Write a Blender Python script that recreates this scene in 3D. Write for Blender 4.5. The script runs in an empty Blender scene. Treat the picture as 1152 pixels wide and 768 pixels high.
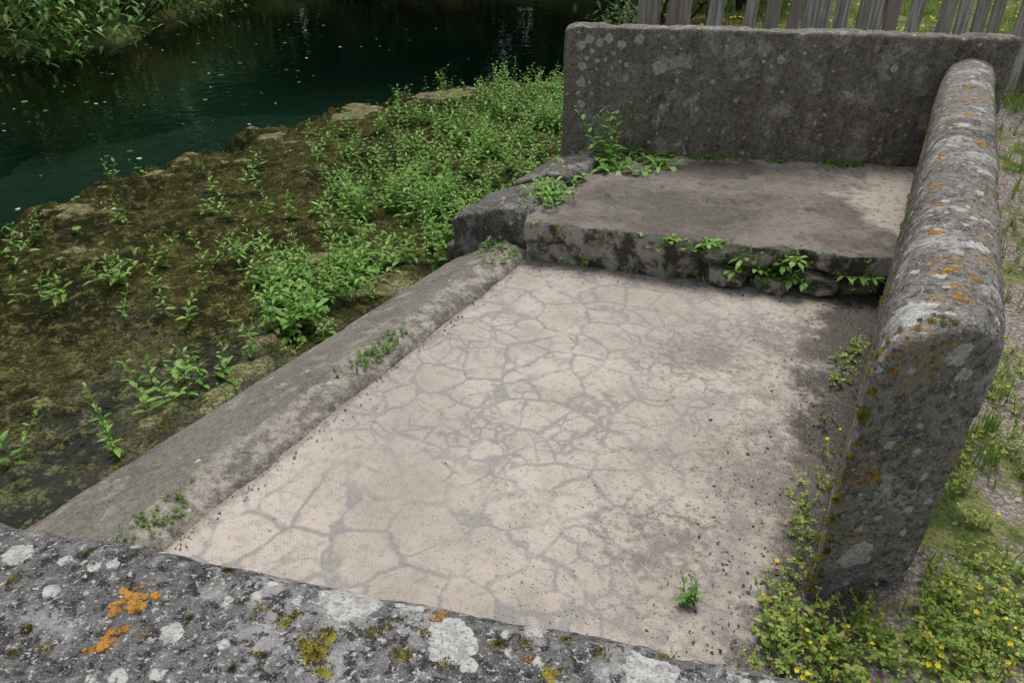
import bpy, bmesh, math, random
import numpy as np
from mathutils import Vector, noise
from mathutils.bvhtree import BVHTree
R = random.Random(7)
sc = bpy.context.scene
Z = Vector((0,0,1))
D = Vector((.474,.8805,0)); LF = Vector((-.8805,.474,0))
Q0 = Vector((-.973,1.573,0))
def SL(k,d,z=0):            # structure frame: along k, left d
    p = Q0 + D*k + LF*d; return Vector((p.x,p.y,z))

# ------------------------------------------------------------ node helper
class B:
    def __init__(s,name):
        s.m = bpy.data.materials.new(name); s.m.use_nodes=True
        s.nt = s.m.node_tree; s.nt.nodes.clear()
        s.out = s.nt.nodes.new('ShaderNodeOutputMaterial')
        s.tc = s.nt.nodes.new('ShaderNodeTexCoord').outputs['Object']
    def n(s,t,ins={},**pr):
        nd = s.nt.nodes.new('ShaderNode'+t)
        for k,v in pr.items(): setattr(nd,k,v)
        for k,v in ins.items():
            i = nd.inputs[k]
            if isinstance(v,bpy.types.NodeSocket): s.nt.links.new(v,i)
            else:
                if isinstance(v,tuple) and len(v)==3 and i.type=='RGBA': v=v+(1,)
                i.default_value=v
        return nd
    def noise(s,sc,det=5,ro=.55,vec=None,dist=0):
        return s.n('TexNoise',{'Vector':vec or s.tc,'Scale':sc,'Detail':min(det,4),'Roughness':ro,'Distortion':dist})
    def nf(s,*a,**k): return s.noise(*a,**k).outputs['Fac']
    def mr(s,f,a,b,lo=0.,hi=1.):
        return s.n('MapRange',{'Value':f,'From Min':a,'From Max':b,'To Min':lo,'To Max':hi},interpolation_type='SMOOTHSTEP').outputs[0]
    def mix(s,f,a,b,mode='MIX'):
        nd = s.n('Mix',{},data_type='RGBA',blend_type=mode)
        for i,v in ((0,f),(6,a),(7,b)):
            if isinstance(v,bpy.types.NodeSocket): s.nt.links.new(v,nd.inputs[i])
            else: nd.inputs[i].default_value = (v+(1,) if isinstance(v,tuple) else v)
        return nd.outputs[2]
    def ma(s,op,a,b=0.):
        return s.n('Math',{0:a,1:b},operation=op).outputs[0]
    def vm(s,op,a,b):
        return s.n('VectorMath',{0:a,1:b},operation=op).outputs[0]
    def warp(s,vec,sc,amt,det=2):
        c = s.noise(sc,min(det,2),vec=vec).outputs['Color']
        c = s.vm('SUBTRACT',c,(.5,.5,.5)); 
        c = s.n('VectorMath',{0:c,'Scale':amt},operation='SCALE').outputs[0]
        return s.vm('ADD',vec,c)
    def vor(s,sc,vec=None,feature='F1',rnd=1.):
        return s.n('TexVoronoi',{'Vector':vec or s.tc,'Scale':sc,'Randomness':rnd},feature=feature)
    def sep(s,vec=None):
        return s.n('SeparateXYZ',{0:vec or s.tc}).outputs
    def finish(s,col,rough=.9,h=None,hs=.4,dist=.01,spec=.3,trans=0.):
        ins={'Base Color':col,'Roughness':rough,'Specular IOR Level':spec}
        nrm=None
        if h is not None:
            nrm=s.n('Bump',{'Height':h,'Strength':hs,'Distance':dist}).outputs[0]; ins['Normal']=nrm
        p=s.n('BsdfPrincipled',ins).outputs[0]
        if trans>0:
            t=s.n('BsdfTranslucent',{'Color':col}).outputs[0]
            p=s.n('MixShader',{0:trans,1:p,2:t}).outputs[0]
        s.nt.links.new(p,s.out.inputs[0]); return s.m

# ------------------------------------------------------------ materials
def concrete(name,dark,mid,light,bal=.5,white=.5,streak=False,moss=.3,speck=1.,strip=False,rust=0.):
    b=B(name)
    v=b.tc
    n1=b.nf(2.3,4,.62); n2=b.nf(17,4,.72); n3=b.nf(120,3,.65); n4=b.nf(380,1,.6)
    if streak:
        mp=b.n('Mapping',{'Vector':v,'Scale':(5.,5.,.6)}).outputs[0]
        n1=b.mix(.6,n1,b.nf(2.2,4,.6,vec=mp))
    c=b.mix(b.mr(n1,.5-bal*.3+.0,.72-bal*.2),dark,mid)
    c=b.mix(b.mr(n2,.44,.66),c,mid)
    nb=b.nf(6.5,4,.68,vec=b.vm('ADD',v,(3.,7.,1.)))
    c=b.mix(b.mr(nb,.52,.64),c,light)
    if strip:
        X=b.sep(b.n('Mapping',{'Vector':v,'Rotation':(0,0,math.atan2(.474,.8805))}).outputs[0])[0]
        e=b.ma('ADD',b.mr(X,-1.73,-1.70),b.ma('MULTIPLY',b.ma('SUBTRACT',b.nf(8,4,.65),.5),2.0))
        c=b.mix(b.mr(e,.5,.8),c,b.mix(b.mr(n2,.38,.62),(.19,.168,.135),(.42,.385,.32)))
    nk=b.nf(48,4,.75,vec=b.vm('ADD',v,(9.,2.,5.)))
    c=b.mix(b.ma('MULTIPLY',b.mr(nk,.49,.60),.82*speck),c,(.024,.023,.021))
    c=b.mix(b.ma('MULTIPLY',b.mr(nk,.44,.36),.45*speck),c,light)
    c=b.mix(b.ma('MULTIPLY',b.mr(n3,.57,.66),.8*speck),c,(.52,.50,.46))
    c=b.mix(b.ma('MULTIPLY',b.mr(n4,.60,.70),.6),c,(.40,.38,.34))
    c=b.mix(b.ma('MULTIPLY',b.mr(n4,.38,.28),.75),c,(.018,.017,.015))
    w=b.warp(v,30,.02,1)
    if white>0:
        vo=b.vor(24,w); rnd=b.sep(vo.outputs['Color'])[0]
        m=b.ma('MULTIPLY',b.mr(vo.outputs['Distance'],.30,.22),b.ma('GREATER_THAN',rnd,1-.36*white))
        m=b.ma('MULTIPLY',m,b.mr(n3,.36,.50))
        c=b.mix(b.ma('MULTIPLY',m,.9),c,(.54,.53,.48))
    if rust>0:
        m=b.ma('MULTIPLY',b.mr(nb,.44,.40),b.mr(n3,.47,.58))
        c=b.mix(b.ma('MULTIPLY',m,rust),c,(.42,.24,.06))
    if moss>0:
        m=b.mr(b.nf(9,4,.72,vec=b.vm('ADD',v,(1.,8.,3.))),.66-.05*moss,.74-.05*moss)
        c=b.mix(b.ma('MULTIPLY',m,.6),c,(.13,.12,.04))
    h=b.ma('ADD',n2,b.ma('MULTIPLY',n3,.6))
    return b.finish(c,.95,h,.9,.012,.2)

M_fore=concrete('weathered_concrete_near',(.066,.064,.063),(.155,.151,.147),(.32,.312,.30),.5,.9,moss=.3,speck=1.1)
M_right=concrete('weathered_concrete_cap',(.105,.096,.083),(.235,.217,.19),(.42,.39,.35),.62,1.,moss=.7,speck=.85,rust=.6)
M_back=concrete('weathered_concrete_back',(.078,.069,.055),(.23,.204,.16),(.40,.36,.285),.6,.5,streak=True,moss=.35,speck=.65,rust=.2)
M_curb=concrete('worn_curb_stone',(.14,.123,.099),(.235,.212,.173),(.33,.30,.25),.7,.15,moss=.4,speck=.45,strip=True)
M_block=concrete('dark_block_stone',(.075,.068,.06),(.17,.156,.138),(.31,.29,.26),.5,.6,moss=.5,speck=.7)

def plat_mat():
    b=B('platform_concrete'); v=b.tc
    c=b.mix(b.mr(b.nf(1.7,4,.65),.40,.62),(.125,.108,.091),(.23,.203,.172))
    x=b.sep()[0]; y=b.sep()[1]
    e=b.ma('ADD',b.mr(x,1.25,2.1),b.ma('MULTIPLY',b.ma('SUBTRACT',b.nf(3,4,.6),.5),1.9))
    c=b.mix(b.mr(e,.5,.75),c,(.43,.38,.315))
    e=b.ma('ADD',b.mr(y,4.0,4.5),b.ma('MULTIPLY',b.ma('SUBTRACT',b.nf(2.4,4,.6,vec=b.vm('ADD',v,(5.,0.,0.))),.5),1.8))
    c=b.mix(b.mr(e,.7,1.0),c,(.40,.355,.295))
    c=b.mix(b.ma('MULTIPLY',b.mr(b.nf(30,4,.75),.5,.66),.65),c,(.07,.06,.05))
    c=b.mix(b.ma('MULTIPLY',b.mr(b.nf(170,2,.6),.58,.7),.6),c,(.42,.39,.34))
    z=b.sep(b.n('NewGeometry').outputs['Normal'])[2]
    side=b.mr(z,.75,.35)
    n=b.nf(12,4,.7)
    sc_=b.mix(b.mr(n,.42,.60),(.085,.075,.06),(.42,.39,.335))
    sc_=b.mix(b.mr(b.nf(6,4,.7,vec=b.vm('ADD',v,(2.,2.,2.))),.56,.66),sc_,(.10,.105,.04))
    c=b.mix(side,c,sc_)
    h=b.ma('ADD',b.nf(25,4,.7),b.ma('MULTIPLY',b.nf(150,2,.6),.4))
    return b.finish(c,.93,h,.8,.012,.25)
M_plat=plat_mat()

def slab_mat():
    b=B('crazed_cement_floor')
    v=b.n('Mapping',{'Vector':b.tc,'Rotation':(0,0,math.atan2(.474,.8805))}).outputs[0]
    X,Y,_=b.sep(v)
    nl=b.nf(1.6,4,.6,vec=v); nm_=b.nf(7,4,.68,vec=v); nh=b.nf(34,4,.72,vec=v)
    c=b.mix(b.mr(nl,.36,.66),(.41,.355,.298),(.55,.485,.412))
    c=b.mix(b.ma('MULTIPLY',b.mr(nm_,.47,.64),.5),c,(.35,.31,.265))
    c=b.mix(b.ma('MULTIPLY',b.mr(nh,.50,.64),.5),c,(.28,.245,.21))
    ws=2*math.pi/.0125
    weave=b.ma('MULTIPLY',b.ma('SINE',b.ma('MULTIPLY',X,ws)),b.ma('SINE',b.ma('MULTIPLY',Y,ws)))
    c=b.mix(b.ma('MULTIPLY',b.mr(weave,.2,-.7),b.mr(nm_,.35,.6,.06,.22)),c,(.28,.23,.18))
    w=b.warp(b.warp(v,2.2,.22,2),12,.055,2)
    d1=b.vor(5.8,w,'DISTANCE_TO_EDGE').outputs[0]
    w2=b.vm('ADD',w,(4.3,2.2,0.))
    d2=b.vor(10.5,w2,'DISTANCE_TO_EDGE').outputs[0]
    wid=b.mr(nh,.3,.7,.035,.085)
    l1=b.mr(b.ma('DIVIDE',d1,wid),1.2,.2)
    l2=b.mr(b.ma('DIVIDE',d2,wid),1.4,.3)
    k1=b.mr(b.nf(1.7,3,.6,vec=b.vm('ADD',v,(8.,0.,0.))),.34,.50,.3,1.)
    k2=b.mr(b.nf(1.6,3,.6,vec=b.vm('ADD',v,(1.,6.,0.))),.46,.56)
    ln=b.ma('MAXIMUM',b.ma('MULTIPLY',l1,k1),b.ma('MULTIPLY',l2,k2))
    ln=b.ma('MULTIPLY',ln,b.mr(nm_,.32,.48,.35,1.))
    ln=b.ma('MULTIPLY',ln,b.mr(X,-.1,-.55,.35,1.))
    c=b.mix(b.ma('MULTIPLY',ln,.70),c,(.232,.230,.225))
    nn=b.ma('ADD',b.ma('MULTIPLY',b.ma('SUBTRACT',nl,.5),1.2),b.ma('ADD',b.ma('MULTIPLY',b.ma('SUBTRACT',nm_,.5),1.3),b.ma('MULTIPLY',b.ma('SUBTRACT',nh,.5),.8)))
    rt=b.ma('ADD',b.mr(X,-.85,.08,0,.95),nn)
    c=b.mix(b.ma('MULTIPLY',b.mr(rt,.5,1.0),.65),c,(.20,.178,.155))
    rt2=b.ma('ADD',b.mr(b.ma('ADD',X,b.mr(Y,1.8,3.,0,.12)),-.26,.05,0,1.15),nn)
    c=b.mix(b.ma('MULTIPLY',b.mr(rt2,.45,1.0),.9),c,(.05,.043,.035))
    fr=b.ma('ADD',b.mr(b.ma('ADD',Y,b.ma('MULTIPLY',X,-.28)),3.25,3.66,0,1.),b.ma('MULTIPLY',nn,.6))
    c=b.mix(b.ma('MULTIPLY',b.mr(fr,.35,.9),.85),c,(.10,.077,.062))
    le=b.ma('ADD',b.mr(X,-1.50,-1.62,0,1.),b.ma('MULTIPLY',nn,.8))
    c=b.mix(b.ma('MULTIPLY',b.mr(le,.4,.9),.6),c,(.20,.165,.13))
    wv=b.warp(v,4,.35,2)
    for cx,cy,r in ((-.52,2.62,.24),(-.12,2.0,.30),(-.28,2.95,.2),(-.35,1.55,.2)):
        bl=b.mr(b.ma('ADD',b.n('VectorMath',{0:wv,1:(cx,cy,0)},operation='DISTANCE').outputs['Value'],b.ma('MULTIPLY',b.ma('SUBTRACT',nh,.5),-.7)),r,r*.2)
        c=b.mix(b.ma('MULTIPLY',bl,.6),c,(.17,.148,.125))
    sp=b.mr(b.nf(95,2,.6,vec=v),.63,.68)
    sp=b.ma('MULTIPLY',sp,b.mr(b.ma('ADD',nn,b.mr(X,-1.3,0.)),.1,.8,.35,1.))
    c=b.mix(sp,c,(.075,.058,.045))
    c=b.mix(b.ma('MULTIPLY',b.mr(b.nf(260,1,.5,vec=v),.6,.7),.4),c,(.70,.64,.57))
    h=b.ma('ADD',b.ma('MULTIPLY',weave,.10),b.nf(60,4,.7,vec=v))
    return b.finish(c,.85,h,.6,.006,.3)
M_slab=slab_mat()

def leafmat(name,cols,trans=.3,rough=.55,nsc=None):
    b=B(name)
    r=b.n('NewGeometry').outputs['Random Per Island']
    cc=b.mix(b.mr(r,0,.5),cols[0],cols[1])
    if len(cols)>2: cc=b.mix(b.mr(r,.5,1.),cc,cols[2])
    return b.finish(cc,rough,trans=trans,spec=.35)
M_wp=leafmat('fresh_leaf',[(.11,.27,.03),(.20,.40,.06),(.33,.52,.13)],.25,.42)
M_weed=leafmat('weed_leaf',[(.10,.20,.04),(.18,.32,.07),(.30,.42,.12)],.25,.5)
M_yweed=leafmat('clover_leaf',[(.14,.27,.035),(.27,.39,.06),(.50,.48,.13)],.25,.5)
M_grass=leafmat('grass_blade',[(.15,.32,.04),(.27,.43,.08),(.50,.47,.18)],.25,.5)
M_tree=leafmat('tree_leaf',[(.02,.055,.012),(.035,.09,.02),(.07,.14,.03)],0,.7)
M_bank=leafmat('bank_leaf',[(.07,.16,.025),(.13,.27,.05),(.27,.42,.11)],.2,.5)
def simple(name,c1,c2,sc_,rough=.9,hs=.5,dist=.004,trans=0.):
    b=B(name); n=b.nf(sc_,3,.7)
    return b.finish(b.mix(b.mr(n,.35,.65),c1,c2),rough,(n if hs>0 else None),hs,dist,.2,trans)
M_moss=simple('moss_cushion',(.10,.095,.018),(.34,.29,.05),60,.95,1.,.006)
def lich(name,a,c_,d,sc_):
    b=B(name); n=b.nf(sc_,4,.75); n2=b.nf(sc_*3,2,.6)
    c=b.mix(b.mr(n,.36,.62),a,c_); c=b.mix(b.ma('MULTIPLY',b.mr(n2,.55,.66),.8),c,d)
    return b.finish(c,.95,b.ma('ADD',n,n2),1.,.004,.15)
M_lw=lich('pale_lichen',(.33,.325,.305),(.56,.545,.515),(.18,.175,.16),70)
M_lo=lich('orange_lichen',(.30,.13,.025),(.56,.29,.07),(.13,.08,.035),90)
M_litter=simple('dry_litter',(.045,.03,.022),(.15,.09,.055),40)
M_bark=simple('bark',(.035,.028,.02),(.1,.085,.065),12,.9,1.,.02)
M_pebble=simple('gravel_stone',(.25,.22,.21),(.55,.47,.43),9)
M_yel=simple('yellow_petal',(.8,.62,.02),(.9,.76,.05),50,.6,0.,.001,.2)
M_petal=simple('pale_petal',(.65,.62,.5),(.75,.7,.66),30,.6,0.,.001,.2)
def woodmat():
    b=B('weathered_wood')
    mp=b.n('Mapping',{'Vector':b.tc,'Scale':(60,60,3.)}).outputs[0]
    n=b.nf(1.,4,.7,vec=mp); n2=b.nf(5,3,.6)
    r=b.n('NewGeometry').outputs['Random Per Island']
    c=b.mix(b.mr(n,.35,.65),(.20,.185,.165),(.56,.53,.49))
    c=b.mix(b.mr(r,.1,.9,0,.7),c,(.27,.22,.18),)
    c=b.mix(b.mr(n2,.55,.7,0,.4),c,(.20,.21,.14))
    return b.finish(c,.9,n,.7,.006,.2)
M_wood=woodmat()

def bedmat():
    b=B('algae_mud'); v=b.tc; z=b.sep()[2]
    n=b.nf(2.3,4,.7); n2=b.nf(15,4,.75); n3=b.nf(70,3,.7)
    c=b.mix(b.mr(n,.42,.60),(.042,.034,.017),(.19,.15,.065))
    c=b.mix(b.mr(n2,.48,.62),c,(.40,.345,.17))
    c=b.mix(b.ma('MULTIPLY',b.mr(n3,.48,.58),.85),c,(.03,.026,.015))
    mat_=b.mr(b.ma('ADD',z,b.ma('MULTIPLY',b.ma('SUBTRACT',n2,.5),.05)),-.168,-.142)
    mc=b.mix(b.mr(n2,.4,.6),(.17,.15,.055),(.34,.31,.15))
    mc=b.mix(b.ma('MULTIPLY',b.mr(n3,.46,.57),.85),mc,(.06,.055,.024))
    c=b.mix(mat_,c,mc)
    c=b.mix(b.mr(z,-.26,-.9),c,(.008,.052,.043))  # deep water's scattered light painted into the bed colour, by depth
    return b.finish(c,.8,b.ma('ADD',n2,n3),.9,.02,.3)
M_bed=bedmat()

def watermat():
    b=B('pond_water')
    h=b.ma('ADD',b.nf(7,2,.5),b.ma('MULTIPLY',b.nf(1.2,1,.5),1.5))
    nm=b.n('Bump',{'Height':h,'Strength':.2,'Distance':.03}).outputs[0]
    fr=b.n('Fresnel',{'IOR':1.33,'Normal':nm}).outputs[0]
    t=b.n('BsdfTransparent',{'Color':(.68,.72,.60)}).outputs[0]
    g=b.n('BsdfGlossy',{'Color':(.8,.9,.88),'Roughness':.02,'Normal':nm}).outputs[0]
    s=b.n('MixShader',{0:fr,1:t,2:g}).outputs[0]
    b.nt.links.new(s,b.out.inputs[0]); return b.m
M_water=watermat()

def groundmat():
    b=B('grassy_gravel_ground'); v=b.tc; x,y,z=b.sep()
    g=b.mix(b.mr(b.nf(8,4,.7),.4,.6),(.08,.11,.03),(.22,.23,.08))
    vo=b.vor(75,b.warp(v,30,.01)); rc=b.sep(vo.outputs['Color'])[0]
    gr=b.mix(rc,(.27,.23,.21),(.58,.50,.46))
    gr=b.mix(b.mr(vo.outputs['Distance'],.4,.65),gr,(.18,.14,.12))
    f=b.mr(b.nf(1.9,4,.65),.44,.52)
    near=b.mr(b.n('VectorMath',{0:v,1:(2.,2.2,0)},operation='DISTANCE').outputs['Value'],6.,3.)
    c=b.mix(b.ma('MULTIPLY',f,near),g,gr)
    c=b.mix(b.mr(z,-.05,-.2),c,(.04,.035,.02))
    c=b.mix(b.mr(z,-.4,-.9),c,(.008,.052,.043))  # same painted deep-water tint where the ground drops under the pond
    return b.finish(c,.95,b.mr(vo.outputs['Distance'],0.,.6,1.,0.),.8,.01,.2)
M_ground=groundmat()

# ------------------------------------------------------------ mesh helpers
class Acc:
    def __init__(s): s.v=[]; s.f=[]; s.mi=[]
    def add(s,vs,fs,mi=0):
        o=len(s.v); s.v.extend([tuple(p) for p in vs])
        for f in fs: s.f.append(tuple(i+o for i in f)); s.mi.append(mi)
    def build(s,name,mats,smooth=False,parent=None):
        me=bpy.data.meshes.new(name); me.from_pydata(s.v,[],s.f)
        mats=mats if isinstance(mats,list) else [mats]
        for m in mats: me.materials.append(m)
        me.polygons.foreach_set('material_index',s.mi)
        if smooth: me.polygons.foreach_set('use_smooth',[True]*len(s.f))
        me.update()
        ob=bpy.data.objects.new(name,me); sc.collection.objects.link(ob)
        if parent: ob.parent=parent
        return ob
def loft(acc,secs):
    n=len(secs[0]); vs=[p for s in secs for p in s]; fs=[]
    for i in range(len(secs)-1):
        for j in range(n):
            a=i*n+j; b_=i*n+(j+1)%n
            fs.append((a,b_,b_+n,a+n))
    fs.append(tuple(reversed(range(n)))); fs.append(tuple((len(secs)-1)*n+j for j in range(n)))
    acc.add(vs,fs)
def stone(name,parts,voxel,bevel,mat,a1=.006,f1=4,a2=.0025,f2=35,chip=.0,seed=0.,parent=None):
    acc=Acc()
    for s in parts: loft(acc,s)
    ob=acc.build(name,mat)
    bm=bmesh.new(); bm.from_mesh(ob.data); bmesh.ops.recalc_face_normals(bm,faces=bm.faces); bm.to_mesh(ob.data); bm.free()
    if bevel>0:
        m=ob.modifiers.new('b','BEVEL'); m.width=bevel; m.segments=3; m.limit_method='ANGLE'; m.angle_limit=math.radians(40)
    m=ob.modifiers.new('r','REMESH'); m.mode='VOXEL'; m.voxel_size=voxel
    dg=bpy.context.evaluated_depsgraph_get()
    me=bpy.data.meshes.new_from_object(ob.evaluated_get(dg))
    ob.modifiers.clear(); ob.data=me; me.name=name
    sv=Vector((seed,seed*1.7,seed*.3))
    nrm=[v.normal.copy() for v in me.vertices]
    for v,n in zip(me.vertices,nrm):
        c=v.co+sv
        d=a1*noise.fractal(c*f1,.8,2.,4)+a2*noise.fractal(c*f2,.7,2.,3)
        if chip>0:
            q=noise.fractal(c*7.,.8,2.,3)
            if q>.25: d-=chip*min(1,(q-.25)*3)
        v.co=v.co+n*d
    if not me.materials: me.materials.append(mat)
    me.polygons.foreach_set('use_smooth',[True]*len(me.polygons)); me.update()
    if parent: ob.parent=parent
    bvh=BVHTree.FromPolygons([v.co for v in me.vertices],[tuple(p.vertices) for p in me.polygons])
    return ob,bvh
def V(*a): return Vector(a)

# ------------------------------------------------------------ structure
A_=V(-2.3,1.226,0); Bq=V(.78,.495,0); dn=(Bq-A_).normalized(); nn=V(dn.y,-dn.x,0)
def fsec(p):
    o=p+nn*.44
    return [V(p.x,p.y,-.6),V(p.x,p.y,.755),V(*(p+nn*.03)[:2],.782),V(*(p+nn*.15)[:2],.79),V(*(p+nn*.32)[:2],.788),V(*(o)[:2],.75),V(o.x,o.y,-.6)]
fore,bf=stone('near_concrete_wall',[[fsec(A_),fsec(Bq)]],.0085,.012,M_fore,.007,5,.0022,45,.003,1.)
I0=V(.772,1.36,0); I1=V(2.42,4.41,0); O0=V(1.09,1.42,0); O1=V(2.64,4.29,0)
def rsec(s,sq=0):
    i=I0.lerp(I1,s); o=O0.lerp(O1,s); r=[]
    for t,z in ((0,-.3),(0,.70),(.03,.745),(.11,.785),(.27,.808),(.5,.818),(.73,.808),(.89,.785),(.97,.745),(1,.70),(.84,-.3)):
        p=i.lerp(o,t); r.append(V(p.x,p.y,z-sq*(0 if z<0 else .03)))
    return r
right,br=stone('side_concrete_wall',[[rsec(-.004,.5),rsec(.006,.08),rsec(.02),rsec(1.)]],.0125,.012,M_right,.007,4,.003,38,.005,5.)
def bsec(x0,y0,x1,y1,zt):
    d=V(x1-x0,y1-y0,0).normalized(); n=V(-d.y,d.x,0)*.15
    return [[V(x0,y0,-.3),V(x0,y0,zt-.02),V(x0+n.x,y0+n.y,zt-.02),V(x0+n.x,y0+n.y,-.3)],
            [V(x0+d.x*.06,y0+d.y*.06,-.3),V(x0+d.x*.06,y0+d.y*.06,zt),V(x0+n.x+d.x*.06,y0+n.y,zt),V(x0+n.x+d.x*.06,y0+n.y,-.3)],
            [V(x1,y1,-.3),V(x1,y1,zt-.01),V(x1+n.x,y1+n.y,zt-.01),V(x1+n.x,y1+n.y,-.3)]]
back,bb=stone('back_concrete_wall',[bsec(.30,4.61,2.70,4.235,.935)],.0145,.014,M_back,.008,4,.003,30,.008,9.)
def poly(pts,z0,z1): return [[V(x,y,z0) for x,y in pts],[V(x,y,z1) for x,y in pts]]
FL=V(.06,3.475,0); FR=V(1.80,2.98,0)
front=[]
for i in range(19):
    p=FL.lerp(FR,i/18.); j=R.uniform(-.03,.022)
    front.append((p.x+.1*j,p.y+j))
top=front+[(2.5,4.36),(.40,4.70)]
frontb=[(x+.01,y+(.012 if i<9 else .07)+R.uniform(-.02,.025)) for i,(x,y) in enumerate(front)]
plat,bp=stone('raised_platform',[poly(top,.115,.212),poly(frontb+[(2.45,4.36),(.42,4.70)],-.2,.14)],.011,.004,M_plat,.010,5,.004,30,.016,3.)
acc_st=[]
for (x,y,w,d,h) in ((1.0,3.19,.17,.055,.05),(1.20,3.125,.13,.06,.035),(1.40,3.08,.16,.05,.045)):
    n_=7; q=[]
    for k in range(n_):
        a=k*6.283/n_; q.append((x+math.cos(a)*w*.55*R.uniform(.75,1.1),y+math.sin(a)*d*R.uniform(.7,1.1)-.27*math.cos(a)*w*.5))
    z=R.uniform(.03,.06)
    acc_st.append([[V(px,py,z-.04) for px,py in q],[V(px+R.uniform(-.012,.012),py,z+h+R.uniform(-.012,.008)) for px,py in q]])
stone('riser_stones',acc_st,.008,.004,M_plat,.010,12,.003,40,.004,6.,parent=plat)
def csec(k,w,dz=0,r=0):
    return [SL(k,-.04,-.35),SL(k,-.015+r*.5,.0),SL(k,.005+r*.6,.032+dz),SL(k,.05+r*.3,.040+dz),SL(k,.098+r*.3,.046+dz*.4),SL(k,.108+r*.2,.056),SL(k,w-.012,-.088),SL(k,w,-.105),SL(k,w+.02,-.6)]
secs=[]
for i in range(30):
    k=-1.3+i*(3.52/29); secs.append(csec(k,.535-.05*max(0,k),R.uniform(-.009,.008),R.uniform(-.016,.016)))
curb,bc=stone('sloping_washing_curb',[secs],.0105,.0,M_curb,.004,3,.0022,35,.006,12.)
def usec(k,w,dz,i0=0.):
    return [SL(k,-.03+i0,.0),SL(k,-.0+i0,.225+dz),SL(k,.02+i0,.25+dz),SL(k,.13,.245+dz),SL(k,w-.02,.135+dz),SL(k,w,.11+dz),SL(k,w-.03,-.5)]
u1,bu1=stone('platform_edge_stone',[[usec(2.24,.47,-.02),usec(2.4,.48,-.01),usec(2.69,.46,-.0)]],.0115,.006,M_block,.012,5,.003,30,.014,2.)
u2,bu2=stone('platform_edge_stone',[[usec(2.715,.40,.02),usec(3.1,.40,.015),usec(3.6,.40,.01)]],.0125,.008,M_block,.012,5,.003,30,.012,8.)
stone('foundation_stone',[[[SL(2.27,.1,-.5),SL(2.27,.54,-.5),SL(2.9,.52,-.5),SL(2.9,.1,-.5)],[SL(2.25,.1,-.03),SL(2.25,.51,-.05),SL(2.9,.49,-.04),SL(2.9,.1,-.03)]]],.012,.01,M_block,.015,6,.003,30,.012,4.)

acc=Acc(); N1,N2=150,250
c00=SL(-1.2,.02); c10=SL(-1.2,-1.68); c01=SL(2.8,.02); c11=SL(2.8,-1.84)
for j in range(N2+1):
    for i in range(N1+1):
        a=i/N1; t=j/N2
        p=c00.lerp(c10,a).lerp(c01.lerp(c11,a),t)
        z=.004*noise.fractal(p*1.5,.8,2.,3)+.0012*noise.fractal(p*25,.7,2.,3)
        acc.v.append((p.x,p.y,z))
for j in range(N2):
    for i in range(N1):
        a=j*(N1+1)+i; acc.f.append((a,a+1,a+N1+2,a+N1+1)); acc.mi.append(0)
slab=acc.build('cement_floor',M_slab,True)

# ------------------------------------------------------------ lichens & moss
def patch(acc,bvh,c,nrm,r,irr=.25,h=.003,sq=1.):
    nrm=nrm.normalized(); t1=nrm.orthogonal().normalized(); t2=nrm.cross(t1)
    sd=R.uniform(0,100); n=36; vs=[]; rings=(0,.3,.55,.78,.93,1.0)
    for ri,rr in enumerate(rings):
        for j in range(n if ri else 1):
            a=2*math.pi*j/n
            rad=r*rr*max(.3,1+irr*(noise.noise(V(math.cos(a)*1.3+sd,math.sin(a)*1.3,sd*.7))+.6*noise.noise(V(math.cos(a)*5+sd,math.sin(a)*5,sd*.3))))
            p=c+t1*math.cos(a)*rad+t2*math.sin(a)*rad*sq
            q=bvh.ray_cast(p+nrm*.15,-nrm,.4)
            if q[0] is None:
                if ri==0: return
                vs.append(vs[0] if ri==1 else vs[1+(ri-2)*n+j]-nrm*.0015); continue
            off=h if ri<4 else (h*.6 if ri==4 else -.0015)
            off+=h*.5*noise.noise(q[0]*150) if ri<5 else 0
            vs.append(q[0]+q[1]*off)
    fs=[(0,1+j,1+(j+1)%n) for j in range(n)]
    for ri in range(len(rings)-2):
        o=1+ri*n
        for j in range(n): fs.append((o+j,o+n+j,o+n+(j+1)%n,o+(j+1)%n))
    acc.add(vs,fs)
def opatch(acc,bvh,c,nrm,r):
    t1=nrm.orthogonal().normalized(); t2=nrm.cross(t1)
    for _ in range(int(10+r*700)):
        a=R.uniform(0,6.28); q=r*abs(R.gauss(0,.6))
        patch(acc,bvh,c+t1*math.cos(a)*q+t2*math.sin(a)*q*.8,nrm,r*R.uniform(.08,.32),.5,.0018)
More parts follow.
